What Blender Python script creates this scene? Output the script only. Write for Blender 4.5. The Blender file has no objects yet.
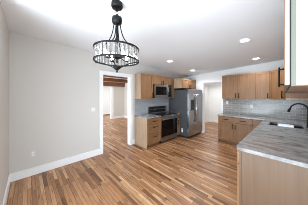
import bpy, bmesh, math, random
from mathutils import Vector, Matrix
random.seed(7)
PI = math.pi
S = bpy.context.scene
C = S.collection

# ------------------------------------------------------------------ camera
cam_d = bpy.data.cameras.new('camera')
cam = bpy.data.objects.new('camera', cam_d)
C.objects.link(cam)
cam_d.sensor_width = 36.0
cam_d.lens = 131.742 / 308 * 36
cam_d.shift_y = -7.166 / 308
cam_d.clip_start = 0.02
cam.location = (3.504, 0, 1.56)
cam.rotation_euler = (PI / 2, 0, 0.804)
S.camera = cam

# ------------------------------------------------------------------ world, light, exposure
S.view_settings.view_transform = 'Standard'
S.view_settings.look = 'None'
S.view_settings.gamma = 1.0
S.view_settings.exposure = 1.03
S.cycles.use_denoising = True
S.cycles.filter_width = 0.9
S.cycles.max_bounces = 10
S.cycles.diffuse_bounces = 6
W = bpy.data.worlds.new('daylight')
S.world = W
W.use_nodes = True
W.node_tree.nodes['Background'].inputs[0].default_value = (0.78, 0.9, 1.0, 1)
W.node_tree.nodes['Background'].inputs[1].default_value = 1.8


def area(name, loc, rot, sx, sy, power, col=(1, 1, 1)):
    l = bpy.data.lights.new(name, 'AREA')
    l.shape = 'RECTANGLE'
    l.size, l.size_y, l.energy, l.color = sx, sy, power, col
    o = bpy.data.objects.new(name, l)
    o.location, o.rotation_euler = loc, rot
    C.objects.link(o)
    return o


def point(name, loc, power, col=(1, 1, 1), r=0.05):
    l = bpy.data.lights.new(name, 'POINT')
    l.energy, l.color, l.shadow_soft_size = power, col, r
    o = bpy.data.objects.new(name, l)
    o.location = loc
    C.objects.link(o)
    return o


# added unseen fill lamps behind the camera and in the rooms beyond
area('patio_daylight', (2.6, -2.9, 1.4), (PI / 2 + 0.3, 0, 0.35), 3.4, 2.2, 34, (0.78, 0.9, 1))
area('patio_ground_bounce', (1.7, -2.3, 0.05), (PI * 0.69, 0, 0.0), 4.2, 1.6, 92, (0.77, 0.9, 1))  # added lamp aimed upward to brighten the ceiling
area('side_ground_bounce', (3.6, -1.5, 0.3), (PI * 0.63, 0, 0.12), 2.0, 0.6, 26, (0.72, 0.87, 1))  # added lamp to lift the right-hand kitchen ceiling
area('lounge_daylight', (-3.2, 1.2, 1.5), (PI / 2, 0, 0), 2.4, 1.8, 30)
area('hall_daylight', (0.9, 6.6, 2.08), (0, 0, 0), 1.2, 1.6, 11)
area('den_daylight', (-5.6, 3.0, 2.3), (0, 0, 0), 0.8, 1.6, 20)


# ------------------------------------------------------------------ materials
def srgb(r, g, b):
    f = lambda v: (v / 12.92 if v <= 0.04045 else ((v + 0.055) / 1.055) ** 2.4)
    return (f(r / 255), f(g / 255), f(b / 255), 1)


def mat(name, col, rough=0.5, metal=0.0, spec=0.5, emit=None, estr=0.0):
    m = bpy.data.materials.new(name)
    m.use_nodes = True
    p = m.node_tree.nodes['Principled BSDF']
    p.inputs['Base Color'].default_value = col
    p.inputs['Roughness'].default_value = rough
    p.inputs['Metallic'].default_value = metal
    p.inputs['Specular IOR Level'].default_value = spec
    if emit:
        p.inputs['Emission Color'].default_value = emit
        p.inputs['Emission Strength'].default_value = estr
    return m


class NT:
    def __init__(s, m):
        s.t = m.node_tree
        s.p = s.t.nodes['Principled BSDF']

    def n(s, typ, **kw):
        x = s.t.nodes.new(typ)
        for k, v in kw.items():
            setattr(x, k, v)
        return x

    def l(s, a, b):
        s.t.links.new(a, b)

    def math(s, op, a, b=None, c=None):
        x = s.n('ShaderNodeMath', operation=op)
        for i, v in enumerate((a, b, c)):
            if v is None:
                continue
            if isinstance(v, (int, float)):
                x.inputs[i].default_value = v
            else:
                s.l(v, x.inputs[i])
        return x.outputs[0]

    def ramp(s, fac, stops):
        r = s.n('ShaderNodeValToRGB')
        e = r.color_ramp.elements
        while len(e) < len(stops):
            e.new(0.5)
        for i, (pos, c) in enumerate(stops):
            e[i].position = pos
            e[i].color = c
        s.l(fac, r.inputs[0])
        return r.outputs[0]

    def mapping(s, scale, rot=(0, 0, 0)):
        tc = s.n('ShaderNodeTexCoord')
        mp = s.n('ShaderNodeMapping')
        mp.inputs['Scale'].default_value = scale
        mp.inputs['Rotation'].default_value = rot
        s.l(tc.outputs['Object'], mp.inputs[0])
        return mp.outputs[0]

    def noise(s, vec, scale, detail=3, dist=0.0, rough=0.5):
        x = s.n('ShaderNodeTexNoise')
        x.inputs['Scale'].default_value = scale
        x.inputs['Detail'].default_value = detail
        x.inputs['Distortion'].default_value = dist
        x.inputs['Roughness'].default_value = rough
        s.l(vec, x.inputs['Vector'])
        return x.outputs['Fac']

    def mix(s, fac, a, b, mode='MIX'):
        x = s.n('ShaderNodeMix', data_type='RGBA', blend_type=mode)
        for sock, v in ((x.inputs[0], fac), (x.inputs[6], a), (x.inputs[7], b)):
            if isinstance(v, (int, float)):
                sock.default_value = v
            elif isinstance(v, tuple):
                sock.default_value = v
            else:
                s.l(v, sock)
        return x.outputs[2]


def paint(name, col, amp=0.03, rough=0.75):
    m = mat(name, col, rough, 0, 0.3)
    t = NT(m)
    f = t.noise(t.mapping((1, 1, 1)), 60, 2)
    lo = tuple(c * (1 - amp) for c in col[:3]) + (1,)
    t.l(t.mix(f, lo, col), t.p.inputs['Base Color'])
    return m


def wood(name, c_dark, c_mid, c_light, axis='z', scale=1.0, rough=0.42):
    m = mat(name, c_mid, rough, 0, 0.4)
    t = NT(m)
    st = {'z': (14, 14, 0.9), 'x': (0.9, 14, 14), 'y': (14, 0.9, 14)}[axis]
    v = t.mapping(tuple(q * scale for q in st))
    f = t.noise(v, 1.6, 5, 0.8, 0.6)
    f2 = t.noise(t.mapping((2.2, 2.2, 1.2)), 1.5, 2)
    g = t.math('ADD', t.math('MULTIPLY', f, 0.65), t.math('MULTIPLY', f2, 0.35))
    t.l(t.ramp(g, [(0.3, c_dark), (0.5, c_mid), (0.72, c_light)]), t.p.inputs['Base Color'])
    return m


def floor_mat():
    m = mat('oak_strip_floor', srgb(165, 115, 75), 0.36, 0, 0.45)
    t = NT(m)
    tc = t.n('ShaderNodeTexCoord')
    sp = t.n('ShaderNodeSeparateXYZ')
    t.l(tc.outputs['Object'], sp.inputs[0])
    x, y = sp.outputs[0], sp.outputs[1]
    row = t.math('FLOOR', t.math('DIVIDE', y, 0.052))
    wn = t.n('ShaderNodeTexWhiteNoise', noise_dimensions='1D')
    t.l(row, wn.inputs['W'])
    xo = t.math('ADD', t.math('DIVIDE', x, 0.62), t.math('MULTIPLY', wn.outputs['Value'], 7.3))
    pid = t.math('FLOOR', xo)
    cb = t.n('ShaderNodeCombineXYZ')
    t.l(row, cb.inputs[0]); t.l(pid, cb.inputs[1])
    w2 = t.n('ShaderNodeTexWhiteNoise', noise_dimensions='3D')
    t.l(cb.outputs[0], w2.inputs['Vector'])
    tone = w2.outputs['Value']
    # grain, offset per board so that it breaks at every joint
    g1 = t.n('ShaderNodeCombineXYZ')
    t.l(t.math('ADD', t.math('MULTIPLY', x, 2.2), t.math('MULTIPLY', tone, 31)), g1.inputs[0])
    t.l(t.math('MULTIPLY', y, 34), g1.inputs[1])
    g1.inputs[2].default_value = 0.3
    gr = t.noise(g1.outputs[0], 1.3, 5, 1.2, 0.62)
    base = t.ramp(tone, [(0.0, FLOOR[0]), (0.22, FLOOR[1]), (0.75, FLOOR[2]), (1.0, FLOOR[3])])
    grain = t.ramp(gr, [(0.33, (0.24, 0.17, 0.12, 1)), (0.47, (1, 1, 1, 1)), (0.75, (1.12, 1.1, 1.08, 1))])
    col = t.mix(0.85, base, grain, 'MULTIPLY')
    fy = t.math('FRACT', t.math('DIVIDE', y, 0.052))
    fx = t.math('FRACT', xo)
    e = t.math('MAXIMUM', t.math('LESS_THAN', fy, 0.10), t.math('LESS_THAN', fx, 0.006))
    col = t.mix(t.math('MULTIPLY', e, 0.6), col, srgb(60, 36, 22))
    t.l(col, t.p.inputs['Base Color'])
    return m


FLOOR = [srgb(104, 68, 40), srgb(154, 108, 72), srgb(170, 124, 86), srgb(204, 164, 124)]


def stone_mat():
    m = mat('grey_veined_stone', srgb(170, 168, 166), 0.14, 0, 0.5)
    t = NT(m)
    v = t.mapping((1.0, 3.2, 1.0), (0, 0, math.radians(-38)))
    f = t.noise(v, 1.7, 7, 1.6, 0.62)
    f2 = t.noise(t.mapping((1, 1, 1)), 9, 5, 0.6, 0.6)
    g = t.math('ADD', t.math('MULTIPLY', f, 0.75), t.math('MULTIPLY', f2, 0.25))
    t.l(t.ramp(g, [(0.30, srgb(86, 84, 83)), (0.42, srgb(118, 115, 113)), (0.52, srgb(144, 143, 142)),
                   (0.62, srgb(164, 164, 164)), (0.75, srgb(196, 197, 199))]), t.p.inputs['Base Color'])
    return m


def tile_mat(name, u, c1, c2, mortar, bw=0.2, bh=0.075, rough=0.18):
    m = mat(name, c1, rough, 0, 0.5)
    t = NT(m)
    tc = t.n('ShaderNodeTexCoord')
    sp = t.n('ShaderNodeSeparateXYZ')
    t.l(tc.outputs['Object'], sp.inputs[0])
    cb = t.n('ShaderNodeCombineXYZ')
    t.l(sp.outputs[u], cb.inputs[0]); t.l(sp.outputs[2], cb.inputs[1])
    b = t.n('ShaderNodeTexBrick')
    b.inputs['Scale'].default_value = 1
    b.inputs['Brick Width'].default_value = bw
    b.inputs['Row Height'].default_value = bh
    b.inputs['Mortar Size'].default_value = 0.004
    b.inputs['Mortar Smooth'].default_value = 0.2
    b.inputs['Color1'].default_value = c1
    b.inputs['Color2'].default_value = c2
    b.inputs['Mortar'].default_value = mortar
    t.l(cb.outputs[0], b.inputs['Vector'])
    t.l(b.outputs['Color'], t.p.inputs['Base Color'])
    bp = t.n('ShaderNodeBump')
    bp.inputs['Strength'].default_value = 0.35
    bp.inputs['Distance'].default_value = 0.004
    inv = t.math('SUBTRACT', 1.0, b.outputs['Fac'])
    t.l(inv, bp.inputs['Height'])
    t.l(bp.outputs[0], t.p.inputs['Normal'])
    return m


def brushed(name, col, rough=0.3):
    m = mat(name, col, rough, 1.0)
    t = NT(m)
    f = t.noise(t.mapping((3, 3, 160)), 2, 3)
    t.l(t.math('ADD', rough - 0.06, t.math('MULTIPLY', f, 0.12)), t.p.inputs['Roughness'])
    return m


def crystal_mat():
    m = bpy.data.materials.new('clear_crystal')
    m.use_nodes = True
    t = m.node_tree
    t.nodes.clear()
    out = t.nodes.new('ShaderNodeOutputMaterial')
    gs = t.nodes.new('ShaderNodeBsdfGlass')
    gs.inputs['Roughness'].default_value = 0.0
    gs.inputs['IOR'].default_value = 1.5
    tr = t.nodes.new('ShaderNodeBsdfTransparent')
    tr.inputs[0].default_value = (0.92, 0.93, 0.94, 1)
    m2 = t.nodes.new('ShaderNodeMixShader'); m2.inputs[0].default_value = 0.65
    t.links.new(tr.outputs[0], m2.inputs[1]); t.links.new(gs.outputs[0], m2.inputs[2])
    tl = t.nodes.new('ShaderNodeBsdfTranslucent')
    tl.inputs[0].default_value = (0.95, 0.96, 0.97, 1)
    m3 = t.nodes.new('ShaderNodeMixShader'); m3.inputs[0].default_value = 0.06
    t.links.new(m2.outputs[0], m3.inputs[1]); t.links.new(tl.outputs[0], m3.inputs[2])
    t.links.new(m3.outputs[0], out.inputs[0])
    return m


M = {
    'wall': paint('greige_wall_paint', srgb(208, 204, 198)),
    'ceiling': paint('white_ceiling_paint', srgb(237, 241, 245)),
    'trim': paint('white_trim_paint', srgb(238, 238, 238), 0.01, 0.4),
    'white_wall': paint('white_wall_paint', srgb(232, 232, 230)),
    'floor': floor_mat(),
    'cab': wood('honey_maple', srgb(114, 80, 52), srgb(131, 95, 64), srgb(145, 108, 76)),
    'cab_drawer': wood('honey_maple_drawer', srgb(114, 80, 52), srgb(131, 95, 64), srgb(145, 108, 76), 'x'),
    'panel': wood('pale_maple_panel', srgb(162, 134, 108), srgb(172, 144, 118), srgb(182, 156, 130)),
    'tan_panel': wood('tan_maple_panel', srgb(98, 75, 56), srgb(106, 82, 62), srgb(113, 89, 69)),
    'grey_stile': paint('grey_green_stile', srgb(112, 111, 100), 0.02, 0.5),
    'pale_edge': paint('pale_maple_edge', srgb(168, 150, 136), 0.02, 0.5),
    'raw_side': paint('cream_cabinet_side', srgb(184, 176, 164), 0.02, 0.5),
    'reveal_wood': paint('shadow_brown_frame', srgb(72, 46, 28), 0.05, 0.6),
    'kick': wood('kick_board', srgb(100, 64, 40), srgb(122, 82, 52), srgb(140, 98, 62), 'x'),
    'dark_gap': mat('dark_reveal', srgb(30, 24, 20), 0.8),
    'stone': stone_mat(),
    'tile': tile_mat('glossy_grey_tile', 0, srgb(132, 128, 123), srgb(158, 154, 149), srgb(190, 186, 182), 0.24, 0.077),
    'tile_plain': tile_mat('pale_blue_grey_tile', 1, srgb(160, 162, 165), srgb(168, 170, 173), srgb(178, 180, 183), 0.24, 0.077),
    'black': mat('matte_black_metal', srgb(9, 9, 9), 0.45, 0.0, 0.25),
    'bronze': mat('dark_bronze_metal', srgb(30, 20, 14), 0.45, 0.1, 0.35),
    'glass_black': mat('black_glass', srgb(8, 8, 9), 0.1, 0, 0.25),
    'plastic_black': mat('black_plastic', srgb(26, 26, 28), 0.35),
    'steel': brushed('brushed_steel', srgb(162, 162, 164), 0.3),
    'dark_steel': brushed('dark_stainless', srgb(160, 161, 164), 0.22),
    'fridge_side': mat('charcoal_fridge_side', srgb(74, 76, 79), 0.45, 0.2),
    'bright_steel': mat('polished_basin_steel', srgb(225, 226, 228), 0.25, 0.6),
    'plate': mat('white_plastic', srgb(214, 211, 206), 0.4),
    'label': mat('white_sticker', srgb(240, 240, 240), 0.5),
    'beam': wood('stained_beam', srgb(84, 50, 28), srgb(112, 70, 42), srgb(136, 92, 58), 'y'),
    'crystal': crystal_mat(),
    'bulb': mat('lit_bulb', (1, 1, 1, 1), 0.4, 0, 0.5, (1, 0.95, 0.86, 1), 14),
    'lens': mat('lit_downlight', (1, 1, 1, 1), 0.4, 0, 0.5, (1, 0.97, 0.92, 1), 14),
    'screen': mat('dim_display', srgb(20, 28, 34), 0.15, 0, 0.5, srgb(60, 70, 80), 0.1),
}


# ------------------------------------------------------------------ mesh helpers
def box(bm, x0, x1, y0, y1, z0, z1):
    v = [bm.verts.new(p) for p in ((x0, y0, z0), (x1, y0, z0), (x1, y1, z0), (x0, y1, z0),
                                   (x0, y0, z1), (x1, y0, z1), (x1, y1, z1), (x0, y1, z1))]
    for f in ((3, 2, 1, 0), (4, 5, 6, 7), (0, 1, 5, 4), (1, 2, 6, 5), (2, 3, 7, 6), (3, 0, 4, 7)):
        bm.faces.new([v[i] for i in f])
    return v


def prism(bm, pts, z0, z1):
    a = [bm.verts.new((x, y, z0)) for x, y in pts]
    b = [bm.verts.new((x, y, z1)) for x, y in pts]
    n = len(pts)
    bm.faces.new(a[::-1]); bm.faces.new(b)
    for i in range(n):
        j = (i + 1) % n
        bm.faces.new((a[i], a[j], b[j], b[i]))


def tube(bm, pts, r, seg=8, closed=False):
    pts = [Vector(p) for p in pts]
    n = len(pts)
    rr = r if isinstance(r, (list, tuple)) else [r] * n
    rings = []
    up = None
    for i, p in enumerate(pts):
        if closed:
            d = pts[(i + 1) % n] - pts[i - 1]
        else:
            d = pts[min(i + 1, n - 1)] - pts[max(i - 1, 0)]
        d.normalize()
        if up is None:
            up = Vector((0, 0, 1)) if abs(d.z) < 0.9 else Vector((1, 0, 0))
        a = d.cross(up)
        if a.length < 1e-4:
            a = d.cross(Vector((0, 1, 0)))
        a.normalize()
        b = a.cross(d).normalized()
        up = b
        rings.append([bm.verts.new(p + (a * math.cos(2 * PI * k / seg) + b * math.sin(2 * PI * k / seg)) * rr[i]) for k in range(seg)])
    m = n if closed else n - 1
    for i in range(m):
        A, B = rings[i], rings[(i + 1) % n]
        for k in range(seg):
            bm.faces.new((A[k], A[(k + 1) % seg], B[(k + 1) % seg], B[k]))
    if not closed:
        bm.faces.new(rings[0][::-1]); bm.faces.new(rings[-1])


def lathe(bm, prof, seg=24, c=(0, 0, 0)):
    rings = []
    for r, z in prof:
        if r < 1e-5:
            rings.append([bm.verts.new((c[0], c[1], c[2] + z))])
        else:
            rings.append([bm.verts.new((c[0] + r * math.cos(2 * PI * k / seg), c[1] + r * math.sin(2 * PI * k / seg), c[2] + z)) for k in range(seg)])
    for A, B in zip(rings, rings[1:]):
        for k in range(seg):
            q = []
            for w in (A[k % len(A)], A[(k + 1) % len(A)], B[(k + 1) % len(B)], B[k % len(B)]):
                if w not in q:
                    q.append(w)
            if len(q) > 2:
                bm.faces.new(q)


def obj(name, bm, m, parent=None, loc=None, rotz=None, smooth=False, bevel=0.0):
    bmesh.ops.recalc_face_normals(bm, faces=bm.faces)
    me = bpy.data.meshes.new(name)
    bm.to_mesh(me); bm.free()
    me.materials.append(m)
    if smooth:
        for p in me.polygons:
            p.use_smooth = True
    o = bpy.data.objects.new(name, me)
    C.objects.link(o)
    if parent:
        o.parent = parent
    if loc is not None:
        o.location = loc
    if rotz is not None:
        o.rotation_euler[2] = rotz
    if bevel:
        b = o.modifiers.new('edge', 'BEVEL')
        b.width = bevel; b.segments = 2; b.limit_method = 'ANGLE'
    return o


def bx(name, dims, m, parent=None, bevel=0.0, **kw):
    bm = bmesh.new(); box(bm, *dims)
    return obj(name, bm, m, parent, bevel=bevel, **kw)


def tag(o, label, cat, group=None):
    o['label'] = label; o['category'] = cat
    if group:
        o['group'] = group
    return o


def thing(name, label, cat, loc=(0, 0, 0), rotz=0, group=None):
    o = bpy.data.objects.new(name, None)
    C.objects.link(o)
    o.empty_display_size = 0.1
    o.location = loc; o.rotation_euler = (0, 0, rotz)
    return tag(o, label, cat, group)


def struct(name, bm, m, bevel=0.0):
    o = obj(name, bm, m, bevel=bevel)
    o['kind'] = 'structure'
    return o


def sbox(name, m, *dims_list, bevel=0.0):
    bm = bmesh.new()
    for d in dims_list:
        box(bm, *d)
    return struct(name, bm, m, bevel)


# ------------------------------------------------------------------ structure
XR, YB = 3.85, 5.264                      # right wall, back wall of the kitchen
sbox('floor', M['floor'], (-7.5, 4.6, -1.3, 8.6, -0.1, 0))


def ceil_z(x, y):
    ys = [(-2.6, 2.70), (0.2, 2.70), (1.3, 2.65), (2.4, 2.615), (YB + 0.12, None)]
    t = min(1, max(0, x / XR))
    end = 2.39 + t * 0.21
    for (a, za), (b, zb) in zip(ys, ys[1:]):
        if y <= b + 1e-6:
            if zb is None:
                zb = end
            return za + (zb - za) * (y - a) / (b - a)
    return end


bm = bmesh.new()
gx = [-0.12, 0, 1, 2, 3, 3.85, 6.0]
gy = [-2.6, -1.2, 0.2, 1.3, 2.4, 3.1, 3.8, 4.5, YB + 0.12]
lo = [[bm.verts.new((x, y, ceil_z(x, y))) for y in gy] for x in gx]
hi = [[bm.verts.new((x, y, 2.95)) for y in gy] for x in gx]
for i in range(len(gx) - 1):
    for j in range(len(gy) - 1):
        bm.faces.new((lo[i][j], lo[i][j + 1], lo[i + 1][j + 1], lo[i + 1][j]))
        bm.faces.new((hi[i][j], hi[i + 1][j], hi[i + 1][j + 1], hi[i][j + 1]))
for i in range(len(gx) - 1):
    for j in (0, len(gy) - 1):
        bm.faces.new((lo[i][j], lo[i + 1][j], hi[i + 1][j], hi[i][j]))
for j in range(len(gy) - 1):
    for i in (0, len(gx) - 1):
        bm.faces.new((lo[i][j], lo[i][j + 1], hi[i][j + 1], hi[i][j]))
struct('ceiling', bm, M['ceiling'])

DY0, DY1, DZ = 1.46, 2.335, 2.14           # doorway in the left wall
sbox('wall_left', M['wall'],
     (-0.12, 0, -0.353, DY0, 0, 2.9), (-0.12, 0, DY1, YB + 0.12, 0, 2.9), (-0.12, 0, DY0, DY1, DZ, 2.9))
sbox('wall_near', M['wall'], (-0.12, 1.3, -0.353, -0.233, 0, 2.9))
OX0, OX1, OZ = 0.98, 1.69, 2.08             # opening in the back wall
sbox('wall_back', M['white_wall'],
     (0, OX0, YB, YB + 0.12, 0, 2.9), (OX1, XR + 0.12, YB, YB + 0.12, 0, 2.9), (OX0, OX1, YB, YB + 0.12, OZ, 2.9))
sbox('wall_right', M['white_wall'], (XR, XR + 0.12, 1.15, YB, 0, 2.9))

# door casing (left wall)
cw = 0.078
sbox('trim_1', M['trim'],
     (0, 0.02, DY0 - cw, DY0, 0, DZ + cw), (0, 0.02, DY1, DY1 + cw, 0, DZ + cw), (0, 0.02, DY0, DY1, DZ, DZ + cw),
     (-0.125, 0.006, DY0, DY0 + 0.015, 0, DZ), (-0.125, 0.006, DY1 - 0.015, DY1, 0, DZ), (-0.125, 0.006, DY0, DY1, DZ - 0.015, DZ))
cw2 = 0.07
sbox('trim_2', M['trim'],
     (OX0 - cw2, OX0, YB - 0.02, YB, 0, OZ + cw2), (OX1, OX1 + cw2, YB - 0.02, YB, 0, OZ + cw2), (OX0, OX1, YB - 0.02, YB, OZ, OZ + cw2),
     (OX0, OX0 + 0.015, YB - 0.004, YB + 0.125, 0, OZ), (OX1 - 0.015, OX1, YB - 0.004, YB + 0.125, 0, OZ), (OX0, OX1, YB - 0.004, YB + 0.125, OZ - 0.015, OZ))


def baseboard(name, along, x0, x1, y0, y1, h=0.15):
    bm = bmesh.new()
    box(bm, x0, x1, y0, y1, 0, h)
    return struct(name, bm, M['trim'], bevel=0.004)


baseboard('baseboard_left', 'y', 0, 0.018, -0.233, DY0 - cw)
baseboard('baseboard_near', 'x', 0.018, 1.3, -0.233, -0.215)
baseboard('baseboard_door', 'y', 0, 0.018, DY1 + cw, 2.495)

# lounge seen through the doorway
LX, LY = -4.7, 4.95
sbox('wall_lounge_far', M['wall'], (LX - 0.12, LX, 4.06, LY + 0.12, 0, 2.6), (LX - 0.12, LX, -1, 3.1, 0, 2.6), (LX - 0.12, LX, 3.1, 4.06, 2.15, 2.6))
sbox('wall_lounge_right', M['wall'], (LX, -0.12, LY, LY + 0.12, 0, 2.6))
sbox('ceiling_lounge', M['ceiling'], (-7.4, -0.12, -1, 6.5, 2.42, 2.6))
sbox('wall_den_far', M['white_wall'], (-6.75, -6.6, 0.5, 6.5, 0, 2.42))
sbox('baseboard_lounge', M['trim'], (LX, LX + 0.018, 4.15, LY, 0, 0.14), (LX + 0.018, -0.12, LY - 0.018, LY, 0, 0.14))
sbox('trim_3', M['trim'], (LX - 0.125, LX + 0.02, 3.98, 4.15, 0, 2.2), (LX - 0.125, LX + 0.02, 3.0, 3.1, 0, 2.2), (LX - 0.125, LX + 0.02, 3.1, 3.98, 2.1, 2.2))
sbox('trim_4', M['cab'], (-6.6, -6.56, 0.5, 6.5, 0, 0.06))
for lab, bxx, z0 in (('dark stained wooden ceiling beam nearest the doorway', -0.65, 2.165),
                     ('dark stained wooden ceiling beam in the middle of the lounge ceiling', -2.78, 2.25),
                     ('dark stained wooden ceiling beam against the far lounge wall', -4.6, 2.15)):
    o = bx('ceiling_beam', (-0.07, 0.07, -2.6, 2.6, 0, 2.42 - z0), M['beam'], loc=(bxx, 2.3, z0))
    tag(o, lab, 'beam')
# hall seen through the back opening
sbox('wall_hall_far', M['white_wall'], (-0.2, 2.4, 7.8, 7.92, 0, 2.5))
sbox('wall_hall_left', M['white_wall'], (-0.02, 0.1, YB + 0.12, 7.8, 0, 2.5))
sbox('wall_hall_right', M['white_wall'], (2.2, 2.32, YB + 0.12, 7.8, 0, 2.5))
sbox('ceiling_hall', M['ceiling'], (0.0, 2.3, YB + 0.12, 7.8, 2.15, 2.3))
sbox('baseboard_hall', M['trim'], (0.1, 2.2, 7.782, 7.8, 0, 0.13), (0.1, 0.118, YB + 0.12, 7.78, 0, 0.13))


# ------------------------------------------------------------------ cabinets
def pull_bm(L, vertical=True, r=0.0105, out=0.032):
    bm = bmesh.new()
    a, b = (0, 0, 1), (1, 0, 0)
    ax = Vector(a if vertical else b)
    h = L / 2
    c = Vector((0, -out, 0))
    tube(bm, [c - ax * h, c + ax * h], r)
    for s in (-1, 1):
        q = ax * (h * 0.78 * s)
        tube(bm, [q, q + c], r * 0.9)
    return bm


def door(parent, name, x0, x1, z0, z1, y, pull=None, shaker=True, m='cab', L=0.15, rail=0.055):
    """a front on the local plane y (facing -y); pull = (x, z, vertical)"""
    g = 0.0035
    x0 += g; x1 -= g; z0 += g; z1 -= g
    t = 0.024
    w, h = x1 - x0, z1 - z0
    bm = bmesh.new()
    r = min(rail, w * 0.28, h * 0.3)
    if shaker:
        box(bm, 0, r, -t, 0, 0, h); box(bm, w - r, w, -t, 0, 0, h)
        box(bm, r, w - r, -t, 0, 0, r); box(bm, r, w - r, -t, 0, h - r, h)
        box(bm, r, w - r, -t * 0.2, 0, r, h - r)
    else:
        box(bm, 0, w, -t, 0, 0, h)
    d = obj(name, bm, M[m], parent, loc=(x0, y, z0))
    if pull:
        px, pz, vert = pull
        hd = obj('handle', pull_bm(L, vert), M['bronze'], d, loc=(px - x0, -t, pz - z0), smooth=True)
    return d


def cabinet(label, loc, rotz, w, depth, h, fronts, base=False, left_panel=False, right_panel=False, group=None, name='wall_cabinet', panel='panel', x_in=0.001):
    c = thing(name, label, 'cabinet', loc, rotz, group)
    k = 0.1 if base else 0.0
    bx('body', (x_in, w - x_in, -depth + 0.006, -0.002, k, h), M['cab'], c)
    bx('face_frame', (x_in, w - x_in, -depth, -depth + 0.006, k, h), M['reveal_wood'], c)  # dark plate: shade of the gaps between fronts put into its colour
    yk = -depth
    if base:
        bx('toe_kick', (0.004, w - 0.004, -depth + 0.06, -0.004, 0, k), M['kick'], c)
    if left_panel:
        bx('end_panel', (-0.012, x_in, -depth - 0.002, -0.002, 0.0, h), M[panel], c)
    if right_panel:
        bx('end_panel', (w - x_in, w + 0.012, -depth - 0.002, 0, 0.0, h), M[panel], c)
    for f in fronts:
        nm, a, b, z0, z1, pl = f[:6]
        door(c, nm, a, b, z0, z1, yk, pl, m='cab_drawer' if nm == 'drawer' else 'cab', shaker=(z1 - z0) > 0.17 or nm == 'door')
    return c


R90 = PI / 2
UZ0, UZ1 = 1.445, 2.25
UH = UZ1 - UZ0
GL = 'upper cabinets on the range wall'
# range wall uppers (rotated so local x runs along +Y and fronts face +X)
cabinet('tall narrow-door wall cabinet with a pale side panel, left of the microwave', (0, 2.515, UZ0), R90, 0.5, 0.31, UH,
        [('door', 0, 0.5, 0.0, UH, (0.455, 0.11, True))], left_panel=True, group=GL)
cabinet('short two-door wall cabinet directly above the microwave', (0, 3.02, 1.935), R90, 0.87, 0.31, UZ1 - 1.935,
        [('door', 0, 0.435, 0, UZ1 - 1.935, (0.39, 0.07, True)), ('door', 0.435, 0.87, 0, UZ1 - 1.935, (0.48, 0.07, True))], group=GL)
cabinet('slim single-door wall cabinet between the microwave and the refrigerator', (0, 3.895, UZ0), R90, 0.245, 0.31, UH,
        [('door', 0, 0.245, 0, UH, (0.04, 0.11, True))], group=GL)
cabinet('deep two-door wall cabinet above the refrigerator', (0, 4.16, 1.83), R90, 1.03, 0.68, 2.2 - 1.83,
        [('door', 0, 0.515, 0, 0.37, (0.47, 0.07, True)), ('door', 0.515, 1.03, 0, 0.37, (0.56, 0.07, True))], left_panel=True, group=GL)

# range wall bases
BH = 0.872
c = cabinet('three-drawer base cabinet with a pale side panel, left of the range', (0.004, 2.512, 0), R90, 0.563, 0.605, BH,
            [('drawer', 0, 0.565, 0.69, 0.865, (0.2825, 0.775, False)),
             ('drawer', 0, 0.565, 0.41, 0.685, (0.2825, 0.60, False)),
             ('drawer', 0, 0.565, 0.105, 0.405, (0.2825, 0.31, False))], base=True, left_panel=True, name='base_cabinet')
cabinet('very slim base cabinet between the range and the refrigerator', (0, 3.945, 0), R90, 0.185, 0.605, BH,
        [('drawer', 0, 0.185, 0.69, 0.865, (0.0925, 0.775, False)), ('door', 0, 0.185, 0.105, 0.685, (0.04, 0.58, True))], base=True, name='base_cabinet')

# back wall uppers
UD = 0.312
yb = YB - 0.001
cabinet('two-door wall cabinet on the back wall beside the opening', (1.835, yb, UZ0), 0, 0.925, UD, UH,
        [('door', 0, 0.4625, 0, UH, (0.42, 0.11, True)), ('door', 0.4625, 0.925, 0, UH, (0.505, 0.11, True))], left_panel=True, group='upper cabinets on the back wall')
cabinet('single-door wall cabinet on the back wall left of the angled corner cabinet', (2.765, yb, UZ0), 0, 0.325, UD, UH,
        [('door', 0, 0.325, 0, UH, (0.285, 0.11, True))], group='upper cabinets on the back wall')
# angled corner cabinet
A = Vector((3.095, YB - UD)); B = Vector((3.415, 4.66))
cc = thing('corner_cabinet', 'angled corner wall cabinet where the back wall meets the sink wall', 'cabinet', (A.x, A.y, UZ0))
bm = bmesh.new()
prism(bm, [(0.002, 0), (B.x - A.x, B.y - A.y), (XR - 0.004 - A.x, B.y - A.y), (XR - 0.004 - A.x, yb - A.y), (0.002, yb - A.y)], 0, UH)
obj('body', bm, M['cab'], cc)
dv = B - A
ang = math.atan2(dv.y, dv.x)
L = dv.length
g = 0.004
bm = bmesh.new()
r_, t_, w_, h_ = 0.055, 0.02, L - 0.03, UH - 0.006
box(bm, 0, r_, -t_, 0, 0, h_); box(bm, w_ - r_, w_, -t_, 0, 0, h_)
box(bm, r_, w_ - r_, -t_, 0, 0, r_); box(bm, r_, w_ - r_, -t_, 0, h_ - r_, h_)
box(bm, r_, w_ - r_, -t_ * 0.45, 0, r_, h_ - r_)
off = Matrix.Rotation(ang, 2) @ Vector((0.015, -0.001))
dd = obj('door', bm, M['cab'], cc, loc=(off.x, off.y, 0.003), rotz=ang)
obj('handle', pull_bm(0.19), M['black'], dd, loc=(w_ - 0.035, -t_, 0.13), smooth=True)
bx('light_rail', (B.x - A.x, XR - 0.004 - A.x, B.y - A.y - 0.012, B.y - A.y, 0, 0.04), M['panel'], cc)

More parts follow.
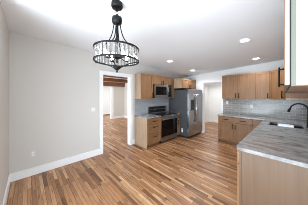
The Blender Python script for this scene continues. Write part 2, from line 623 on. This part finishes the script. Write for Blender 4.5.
# back wall bases
FD = 0.605
c = cabinet('base cabinet with two drawers over two doors under the back counter', (1.815, yb, 0), 0, 0.92, FD, BH,
            [('drawer', 0, 0.46, 0.7, 0.865, (0.23, 0.785, False)), ('drawer', 0.46, 0.92, 0.7, 0.865, (0.69, 0.785, False)),
             ('door', 0, 0.46, 0.105, 0.695, (0.42, 0.58, True)), ('door', 0.46, 0.92, 0.105, 0.695, (0.50, 0.58, True))],
            base=True, left_panel=True, name='base_cabinet', panel='cab')
cabinet('blind corner base cabinet beside the sink run', (2.74, yb, 0), 0, 0.28, FD, BH,
        [('drawer', 0, 0.28, 0.7, 0.865, None), ('door', 0, 0.28, 0.105, 0.695, None)], base=True, name='base_cabinet')

# sink run base: fronts face -X, pale end panel towards the camera
PX, PY0, PY1 = 3.055, 1.93, 4.655
c = thing('base_cabinet', 'long sink run base cabinet whose plain pale end panel faces the room', 'cabinet', (XR - 0.004, PY1 - 0.004, 0), -R90)
RL, RD = PY1 - PY0, XR - 0.004 - PX
bx('body', (0.002, RL - 0.02, -RD, 0, 0.1, 0.66), M['cab'], c)
bm = bmesh.new()
box(bm, 0.002, RL - 0.02, -RD, -RD + 0.02, 0.66, BH - 0.01)
box(bm, 0.9, RL - 0.02, -RD + 0.02, 0, 0.66, BH - 0.01)
obj('upper_frame', bm, M['cab'], c)
bx('toe_kick', (0.002, RL - 0.03, -RD + 0.06, -0.002, 0, 0.1), M['kick'], c)
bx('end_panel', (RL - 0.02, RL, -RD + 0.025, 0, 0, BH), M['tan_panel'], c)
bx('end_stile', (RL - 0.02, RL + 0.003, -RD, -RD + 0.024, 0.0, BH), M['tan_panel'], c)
xs = [0.0, 0.45, 0.9, 1.35, 1.8, 2.25, RL - 0.004]
for a, b in zip(xs, xs[1:]):
    door(c, 'drawer', a, b, 0.7, 0.862, -RD, ((a + b) / 2, 0.785, False), shaker=False, m='cab_drawer')
    door(c, 'door', a, b, 0.105, 0.695, -RD, (a + 0.04, 0.58, True))

# the wall cabinet run at the right edge, coming close to the camera
rz = -R90 + math.radians(1.45)
NZ0, NZ1 = 1.622, 2.45
NW, ND, NH = 3.34, 0.318, NZ1 - NZ0
c = thing('wall_cabinet', 'long wall cabinet at the right edge of the photo, above the sink run', 'cabinet', (3.74, 4.605, NZ0), rz)
bx('body', (0.002, NW - 0.004, -ND, -0.0, 0.0, NH), M['cab'], c)
bx('face_frame', (NW - 0.004, NW + 0.001, -ND, -ND + 0.022, 0.0, NH), M['grey_stile'], c)  # wooden frame edge, its shade painted in as grey
bx('end_panel', (NW - 0.004, NW, -ND + 0.022, 0, 0.006, NH), M['raw_side'], c)
bx('reveal', (0.002, NW - 0.004, -ND - 0.008, -ND, 0.0, NH), M['dark_gap'], c)  # near-black sheet painting the shade in the gap behind the doors
nd = 6
for k in range(nd):
    a, b = NW * k / nd, NW * (k + 1) / nd
    d = door(c, 'door', a, b, 0.006, NH, -ND - 0.008, None)
    if k == nd - 1:
        bx('door_edge', (b - a - 0.005, b - a - 0.0035, -0.02, 0, 0.0, NH - 0.012), M['pale_edge'], d)
    if k in (4,):
        obj('handle', pull_bm(0.22, True, 0.009, 0.045), M['black'], d, loc=(0.30, -0.02, 0.135), smooth=True)

# ------------------------------------------------------------------ worktops and tile
tag(bx('worktop', (0.002, 0.64, 2.49, 3.072, 0.874, 0.914), M['stone'], bevel=0.004),
    'short grey stone worktop on the drawers left of the range', 'worktop')
tag(bx('worktop', (0.002, 0.64, 3.943, 4.132, 0.874, 0.914), M['stone'], bevel=0.004),
    'narrow grey stone worktop strip between range and refrigerator', 'worktop')
SX0, SX1, SY0, SY1 = 3.16, 3.68, 3.82, 4.33
CX0, CY0 = 3.016, 1.9
bm = bmesh.new()
rad = 0.06
corner = [(CX0 + rad - rad * math.sin(a), CY0 + rad - rad * math.cos(a)) for a in [k * PI / 2 / 6 for k in range(7)]]
z0, z1 = 0.874, 0.914
prism(bm, [(XR - 0.002, CY0)] [::-1] + corner + [(CX0, SY0), (XR - 0.002, SY0)], z0, z1)
for d in ((CX0, SX0, SY0, SY1), (SX1, XR - 0.002, SY0, SY1), (CX0, XR - 0.002, SY1, YB - 0.012), (1.785, CX0, YB - 0.635, YB - 0.012)):
    box(bm, d[0], d[1], d[2], d[3], z0, z1)
tag(obj('worktop', bm, M['stone']), 'large L-shaped grey veined stone worktop around the sink', 'worktop')
tag(bx('backsplash', (1.70, XR - 0.002, YB - 0.01, YB - 0.001, 0.9, UZ0 - 0.002), M['tile']), 'glossy pale grey subway tile backsplash under the back wall cabinets', 'backsplash')
tag(bx('backsplash', (0.001, 0.009, 2.5, 4.13, 0.9, UZ0 - 0.002), M['tile_plain']), 'pale blue grey tile backsplash behind the range', 'backsplash')


def wall_plate(name, label, loc, rotz, w=0.075, h=0.12, kind='outlet'):
    t = thing(name, label, 'outlet' if kind == 'outlet' else 'switch', loc, rotz)
    bx('cover_plate', (-w / 2, w / 2, -0.006, 0, -h / 2, h / 2), M['plate'], t, bevel=0.002)
    if kind == 'outlet':
        for z in (-0.022, 0.022):
            bx('socket', (-0.016, 0.016, -0.009, -0.006, z - 0.014, z + 0.014), M['trim'], t)
    else:
        for x in (-0.023, 0.023):
            bx('rocker', (x - 0.016, x + 0.016, -0.010, -0.006, -0.033, 0.033), M['trim'], t)


wall_plate('outlet', 'white outlet low on the left wall near the corner', (0.001, 0.085, 0.42), R90)
wall_plate('light_switch', 'double light switch on the left wall beside the doorway', (0.001, 1.215, 1.2), R90, 0.115, 0.12, 'switch')
wall_plate('outlet', 'white outlet on the tile near the left end of the back counter', (1.90, YB - 0.011, 1.3), 0)
wall_plate('outlet', 'white outlet on the tile in the middle of the back counter', (2.62, YB - 0.011, 1.2), 0)

# ------------------------------------------------------------------ range
RY0, RY1 = 3.078, 3.938
t = thing('range', 'freestanding stainless electric range with black glass oven door', 'range', (0.02, RY0, 0), R90)
w = RY1 - RY0
bx('body', (0.003, w - 0.003, -0.58, 0, 0.04, 0.9), M['plastic_black'], t)
bx('cooktop', (0.0, w, -0.62, -0.06, 0.9, 0.917), M['glass_black'], t, bevel=0.003)
for x, y, r in ((0.22, -0.2, 0.085), (0.64, -0.2, 0.105), (0.22, -0.45, 0.105), (0.64, -0.45, 0.085)):
    bm = bmesh.new()
    tube(bm, [(x + r * math.cos(a), y + r * math.sin(a), 0.9175) for a in [2 * PI * k / 28 for k in range(28)]], 0.002, 4, True)
    obj('burner_ring', bm, M['fridge_side'], t)
bg = bx('back_panel', (0.0, w, -0.06, -0.005, 0.9, 1.15), M['plastic_black'], t, bevel=0.006)
bx('trim_strip', (0.0, w, -0.064, -0.06, 0.9, 0.955), M['steel'], t)
bx('display', (0.33, 0.53, -0.064, -0.06, 1.03, 1.10), M['screen'], t)
for x in (0.07, 0.17, 0.27, 0.6, 0.7, 0.79):
    bm = bmesh.new()
    tube(bm, [(x, -0.06, 1.06), (x, -0.085, 1.06)], [0.028, 0.022], 14)
    obj('knob', bm, M['steel'], t, smooth=False)
bx('front_rail', (0.0, w, -0.622, -0.58, 0.835, 0.899), M['steel'], t, bevel=0.004)
d = bx('oven_door', (0.004, w - 0.004, -0.62, -0.582, 0.21, 0.83), M['steel'], t, bevel=0.004)
bx('window', (0.012, w - 0.012, -0.624, -0.62, 0.215, 0.745), M['glass_black'], d)
bm = bmesh.new()
tube(bm, [(0.05, -0.665, 0.79), (w - 0.05, -0.665, 0.79)], 0.014, 10)
for x in (0.09, w - 0.09):
    tube(bm, [(x, -0.62, 0.79), (x, -0.665, 0.79)], 0.01)
obj('handle', bm, M['steel'], d, smooth=True)
bx('storage_drawer', (0.004, w - 0.004, -0.618, -0.582, 0.065, 0.2), M['steel'], t, bevel=0.004)
for x in (0.06, w - 0.06):
    for y in (-0.53, -0.06):
        bm = bmesh.new(); tube(bm, [(x, y, 0), (x, y, 0.04)], 0.02, 10)
        obj('foot', bm, M['plastic_black'], t)

# ------------------------------------------------------------------ microwave
t = thing('microwave', 'over-the-range stainless microwave with black glass door', 'microwave', (0.012, 3.022, 1.465), R90)
w, h, dp = 0.866, 0.465, 0.37
bx('body', (0, w, -dp, 0, 0, h), M['plastic_black'], t)
d = bx('door', (0.0, w * 0.77, -dp - 0.03, -dp, 0.045, h - 0.002), M['steel'], t, bevel=0.004)
bx('window', (0.05, w * 0.77 - 0.09, -dp - 0.033, -dp - 0.03, 0.11, h - 0.075), M['glass_black'], d)
bm = bmesh.new()
hx = w * 0.77 - 0.035
tube(bm, [(hx, -dp - 0.065, 0.09), (hx, -dp - 0.065, h - 0.05)], 0.012, 10)
for z in (0.12, h - 0.08):
    tube(bm, [(hx, -dp - 0.03, z), (hx, -dp - 0.065, z)], 0.009)
obj('handle', bm, M['steel'], d, smooth=True)
cp = bx('control_panel', (w * 0.77 + 0.003, w, -dp - 0.028, -dp, 0.045, h - 0.002), M['glass_black'], t, bevel=0.003)
bx('display', (w * 0.8, w * 0.97, -dp - 0.030, -dp - 0.028, h - 0.1, h - 0.05), M['screen'], cp)
bm = bmesh.new()
for i in range(3):
    for j in range(4):
        x = w * 0.81 + i * 0.048
        box(bm, x, x + 0.034, -dp - 0.0295, -dp - 0.028, 0.1 + j * 0.055, 0.135 + j * 0.055)
obj('keypad', bm, M['plastic_black'], cp)
bx('vent_strip', (0.0, w, -dp - 0.03, -dp, 0.0, 0.042), M['steel'], t, bevel=0.003)

# ------------------------------------------------------------------ refrigerator
FY0, FY1 = 4.145, 5.135
t = thing('refrigerator', 'dark stainless side-by-side refrigerator with a door dispenser', 'refrigerator', (0.06, FY0, 0), R90)
w = FY1 - FY0
FX = 0.94
bx('body', (0.002, w - 0.002, -FX + 0.09, 0, 0.06, 1.765), M['fridge_side'], t)
bx('kick_grille', (0.01, w - 0.01, -FX + 0.05, -FX + 0.1, 0.02, 0.09), M['plastic_black'], t)
sp_ = 0.50
dl = bx('door', (0.0, sp_ - 0.004, -FX, -FX + 0.085, 0.09, 1.785), M['dark_steel'], t, bevel=0.008)
dr = bx('door', (sp_ + 0.004, w, -FX, -FX + 0.085, 0.09, 1.785), M['dark_steel'], t, bevel=0.008)
dp_ = bx('dispenser', (0.13, 0.38, -FX - 0.004, -FX + 0.01, 1.0, 1.4), M['plastic_black'], dl)
bx('dispenser_panel', (0.15, 0.36, -FX - 0.007, -FX - 0.004, 1.28, 1.38), M['glass_black'], dp_)
bx('drip_tray', (0.15, 0.36, -FX - 0.012, -FX - 0.004, 1.0, 1.02), M['steel'], dp_)
for dobj, x in ((dl, sp_ - 0.05), (dr, sp_ + 0.05)):
    bm = bmesh.new()
    tube(bm, [(x, -FX - 0.05, 0.55), (x, -FX - 0.05, 1.6)], 0.013, 10)
    for z in (0.6, 1.55):
        tube(bm, [(x, -FX, z), (x, -FX - 0.05, z)], 0.011)
    obj('handle', bm, M['dark_steel'], dobj, smooth=True)
bx('sticker', (0.0, 0.002, -FX + 0.27, -FX + 0.32, 0.19, 0.34), M['label'], t)
for x in (0.05, w - 0.05):
    for y in (-FX + 0.14, -0.06):
        bm = bmesh.new(); tube(bm, [(x, y, 0), (x, y, 0.052)], 0.022, 10)
        obj('foot', bm, M['plastic_black'], t)

# ------------------------------------------------------------------ sink and faucet
t = thing('sink', 'dark undermount sink with a bright steel middle set in the stone worktop', 'sink', (SX0, SY0, 0.69))
wx, wy = SX1 - SX0, SY1 - SY0
bm = bmesh.new()
e = 0.004
D_ = 0.18
box(bm, e, wx - e, e, wy - e, -0.01, 0.0)
for d in ((e, 0.012), (wx - 0.012, wx - e)):
    box(bm, d[0], d[1], e, wy - e, 0, D_)
for d in ((e, 0.012), (wx - 0.012, wx - e)):
    pass
box(bm, e, wx - e, e, 0.012, 0, D_)
box(bm, e, wx - e, wy - 0.012, wy - e, 0, D_)
obj('basin', bm, M['plastic_black'], t)
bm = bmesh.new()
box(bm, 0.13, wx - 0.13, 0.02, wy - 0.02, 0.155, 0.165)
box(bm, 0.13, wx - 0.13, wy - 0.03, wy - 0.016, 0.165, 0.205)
obj('drain_tray', bm, M['bright_steel'], t)  # added bright plate standing in for a reflection in the basin
bm = bmesh.new(); lathe(bm, [(0, 0.004), (0.04, 0.004), (0.045, 0.0), (0, 0.0)], 20, (wx / 2, wy / 2, 0.0))
obj('drain', bm, M['steel'], t)

FXb, FYb = 3.745, 4.0
t = thing('faucet', 'matte black gooseneck faucet arching over the sink', 'faucet', (FXb, FYb, 0.914))
bm = bmesh.new()
lathe(bm, [(0, 0), (0.032, 0), (0.032, 0.01), (0.024, 0.016), (0.022, 0.12), (0.017, 0.125), (0, 0.125)], 16)
obj('base', bm, M['black'], t)
pts = [(0, 0, 0.12), (0, 0, 0.35)]
R_ = 0.125
for k in range(1, 14):
    a = PI * 0.92 * k / 13
    pts.append((-R_ + R_ * math.cos(a), 0, 0.35 + R_ * math.sin(a)))
bm = bmesh.new(); tube(bm, pts, 0.0145, 10)
obj('spout', bm, M['black'], t, smooth=True)
e_ = Vector(pts[-1]); dr_ = (Vector(pts[-1]) - Vector(pts[-2])).normalized()
bm = bmesh.new(); tube(bm, [e_, e_ + dr_ * 0.04, e_ + dr_ * 0.09], [0.017, 0.021, 0.023], 12)
obj('spray_head', bm, M['black'], t, smooth=True)
bm = bmesh.new(); tube(bm, [(0, -0.02, 0.075), (0, -0.045, 0.08), (0, -0.06, 0.15)], [0.012, 0.01, 0.007], 8)
obj('lever', bm, M['black'], t, smooth=True)

# ------------------------------------------------------------------ recessed lights
for lab, x, y in (('round recessed ceiling light over the range, nearer one', 1.006, 3.069),
                  ('round recessed ceiling light in front of the refrigerator', 0.957, 4.467),
                  ('round recessed ceiling light over the sink aisle, nearer one', 2.898, 2.974),
                  ('round recessed ceiling light in front of the back wall cabinets', 2.846, 4.504)):
    z = ceil_z(x, y)
    t = thing('recessed_light', lab, 'ceiling light', (x, y, z), 0, 'recessed ceiling lights')
    bm = bmesh.new(); lathe(bm, [(0.07, 0.02), (0.095, 0.02), (0.095, -0.006), (0.078, -0.009), (0.07, -0.004), (0.07, 0.02)], 28)
    obj('trim_ring', bm, M['trim'], t)
    bm = bmesh.new(); lathe(bm, [(0, -0.002), (0.071, -0.004), (0.071, 0.012), (0, 0.012)], 28)
    obj('lens', bm, M['lens'], t)
    l = bpy.data.lights.new('downlight', 'SPOT')
    l.energy, l.spot_size, l.spot_blend, l.shadow_soft_size, l.color = 22, 2.9, 0.7, 0.07, (0.92, 0.96, 1)
    lo_ = bpy.data.objects.new('downlight', l); C.objects.link(lo_)
    lo_.location = (x, y, z - 0.03)
# lounge fixture
t = thing('ceiling_light', 'small lit ceiling fixture between the lounge beams', 'ceiling light', (-3.2, 4.05, 2.42))
bm = bmesh.new(); lathe(bm, [(0, 0), (0.1, 0), (0.1, -0.02), (0, -0.02)], 20)
obj('mount', bm, M['trim'], t)
bm = bmesh.new(); lathe(bm, [(0.09, -0.02), (0.085, -0.06), (0.05, -0.09), (0, -0.1)], 20)
obj('globe', bm, M['bulb'], t)

# ------------------------------------------------------------------ chandelier
KX, KY = 2.047, 0.783
ZC = ceil_z(KX, KY)
t = thing('chandelier', 'black drum chandelier with hanging crystal bars and lit bulbs', 'chandelier', (KX, KY, 0))
bm = bmesh.new()
lathe(bm, [(0, ZC), (0.066, ZC), (0.068, ZC - 0.045), (0.06, ZC - 0.06), (0.02, ZC - 0.066), (0.012, ZC - 0.07), (0, ZC - 0.07)], 28)
obj('canopy', bm, M['black'], t)


def link_bm(z0, z1, wd, rot):
    bm = bmesh.new()
    n = 16
    cz, hz = (z0 + z1) / 2, (z1 - z0) / 2
    pts = []
    for k in range(n):
        a = 2 * PI * k / n
        u = wd * math.cos(a)
        pts.append((u * math.cos(rot), u * math.sin(rot), cz + hz * math.sin(a)))
    tube(bm, pts, 0.0045, 6, True)
    return bm


HZ = 2.50
for k, (a, b) in enumerate(((ZC - 0.045, ZC - 0.10), (ZC - 0.09, ZC - 0.145), (ZC - 0.135, HZ + 0.01))):
    obj('chain_link', link_bm(b, a, 0.015, k * PI / 2), M['black'], t)
bm = bmesh.new()
lathe(bm, [(0, HZ + 0.02), (0.03, HZ + 0.015), (0.056, HZ), (0.062, HZ - 0.03), (0.055, HZ - 0.07), (0.03, HZ - 0.085), (0, HZ - 0.085)], 24)
obj('hub', bm, M['black'], t, smooth=True)
ZT, ZM, ZF = 2.11, 1.972, 1.832
ZB = ZM - 0.012
RD_ = 0.258
bm = bmesh.new()
tube(bm, [(0, 0, HZ - 0.08), (0, 0, 1.95)], [0.015, 0.009], 10)
lathe(bm, [(0, 2.05), (0.03, 2.045), (0.055, 2.03), (0.055, 2.012), (0.03, 2.0), (0, 1.995)], 18)
lathe(bm, [(0, 2.26), (0.018, 2.25), (0.026, 2.23), (0.018, 2.2), (0, 2.19)], 14)
obj('stem', bm, M['black'], t)


def ring_bm(r, z, hh, th):
    bm = bmesh.new()
    lathe(bm, [(r, z - hh), (r + th, z - hh), (r + th, z + hh), (r, z + hh), (r, z - hh)], 56)
    return bm


obj('top_ring', ring_bm(RD_, ZT, 0.009, 0.008), M['black'], t)
obj('bottom_ring', ring_bm(RD_, ZM, 0.008, 0.008), M['black'], t)


def bez(p0, p1, p2, p3, n=14):
    return [tuple((1 - u) ** 3 * a + 3 * (1 - u) ** 2 * u * b + 3 * (1 - u) * u * u * c_ + u ** 3 * d_ for a, b, c_, d_ in zip(p0, p1, p2, p3)) for u in [k / n for k in range(n + 1)]]


A0 = math.radians(-62 + 90 + 17)          # two arms towards the camera
for k in range(4):
    a = A0 + k * PI / 2
    ca, sa = math.cos(a), math.sin(a)
    P = lambda r, z: (r * ca, r * sa, z)
    bm = bmesh.new()
    tube(bm, bez(P(0.035, HZ - 0.05), P(0.05, HZ - 0.22), P(0.09, ZT + 0.06), P(RD_, ZT + 0.005)), 0.0062, 8)
    obj('upper_arm', bm, M['black'], t, smooth=True)
    bm = bmesh.new()
    tube(bm, [P(RD_ + 0.004, ZM)] + bez(P(RD_ + 0.004, ZB), P(RD_ * 0.72, ZB - 0.005), P(0.12, ZB - 0.02), P(0.02, ZF + 0.05)), 0.0062, 8)
    obj('lower_arm', bm, M['black'], t, smooth=True)
bm = bmesh.new()
lathe(bm, [(0, ZF), (0.008, ZF + 0.004), (0.012, ZF + 0.014), (0.006, ZF + 0.024), (0.03, ZF + 0.045), (0.05, ZF + 0.062), (0.048, ZF + 0.074), (0.02, ZF + 0.082), (0, ZF + 0.085)], 22)
obj('finial', bm, M['black'], t, smooth=True)
# bulbs on short arms
for k in range(4):
    a = A0 + PI / 4 + k * PI / 2
    ca, sa = math.cos(a), math.sin(a)
    P = lambda r, z: (r * ca, r * sa, z)
    bm = bmesh.new(); tube(bm, bez(P(0.04, 2.02), P(0.07, 2.01), P(0.11, 1.985), P(0.135, 1.995)), 0.006, 8)
    am = obj('candle_arm', bm, M['black'], t, smooth=True)
    bm = bmesh.new(); lathe(bm, [(0, 0), (0.024, 0.004), (0.018, 0.012), (0.015, 0.018), (0, 0.018)], 14, P(0.135, 1.99))
    obj('socket', bm, M['black'], am)
    bm = bmesh.new(); lathe(bm, [(0, 0), (0.012, 0.004), (0.021, 0.025), (0.018, 0.045), (0.006, 0.07), (0, 0.075)], 14, P(0.135, 2.005))
    obj('bulb', bm, M['bulb'], am, smooth=True)
    q = P(0.135, 2.03)
    point('bulb_light', (KX + q[0], KY + q[1], q[2]), 1.2, (1, 0.93, 0.82), 0.02)
bm = bmesh.new()
for k in range(34):
    a = 2 * PI * k / 34
    q = ((RD_ - 0.008) * math.cos(a), (RD_ - 0.008) * math.sin(a))
    tube(bm, [(q[0], q[1], ZM), (q[0], q[1], ZT)], 0.0024, 6)
obj('drum_frame', bm, M['black'], t)
# crystal bars
N1 = 34
cm = None
for k in range(N1):
    a = 2 * PI * (k + 0.5) / N1
    if cm is None:
        bm = bmesh.new()
        prism(bm, [(-0.0155, -0.003), (-0.008, -0.007), (0.008, -0.007), (0.0155, -0.003), (0.008, 0.005), (-0.008, 0.005)], -0.062, 0.062)
        o = obj('crystal', bm, M['crystal'], t); cm = o.data
    else:
        o = bpy.data.objects.new('crystal', cm); C.objects.link(o); o.parent = t
    o.location = ((RD_ - 0.008) * math.cos(a), (RD_ - 0.008) * math.sin(a), (ZT + ZM) / 2)
    o.rotation_euler = (0, 0, a + PI / 2)
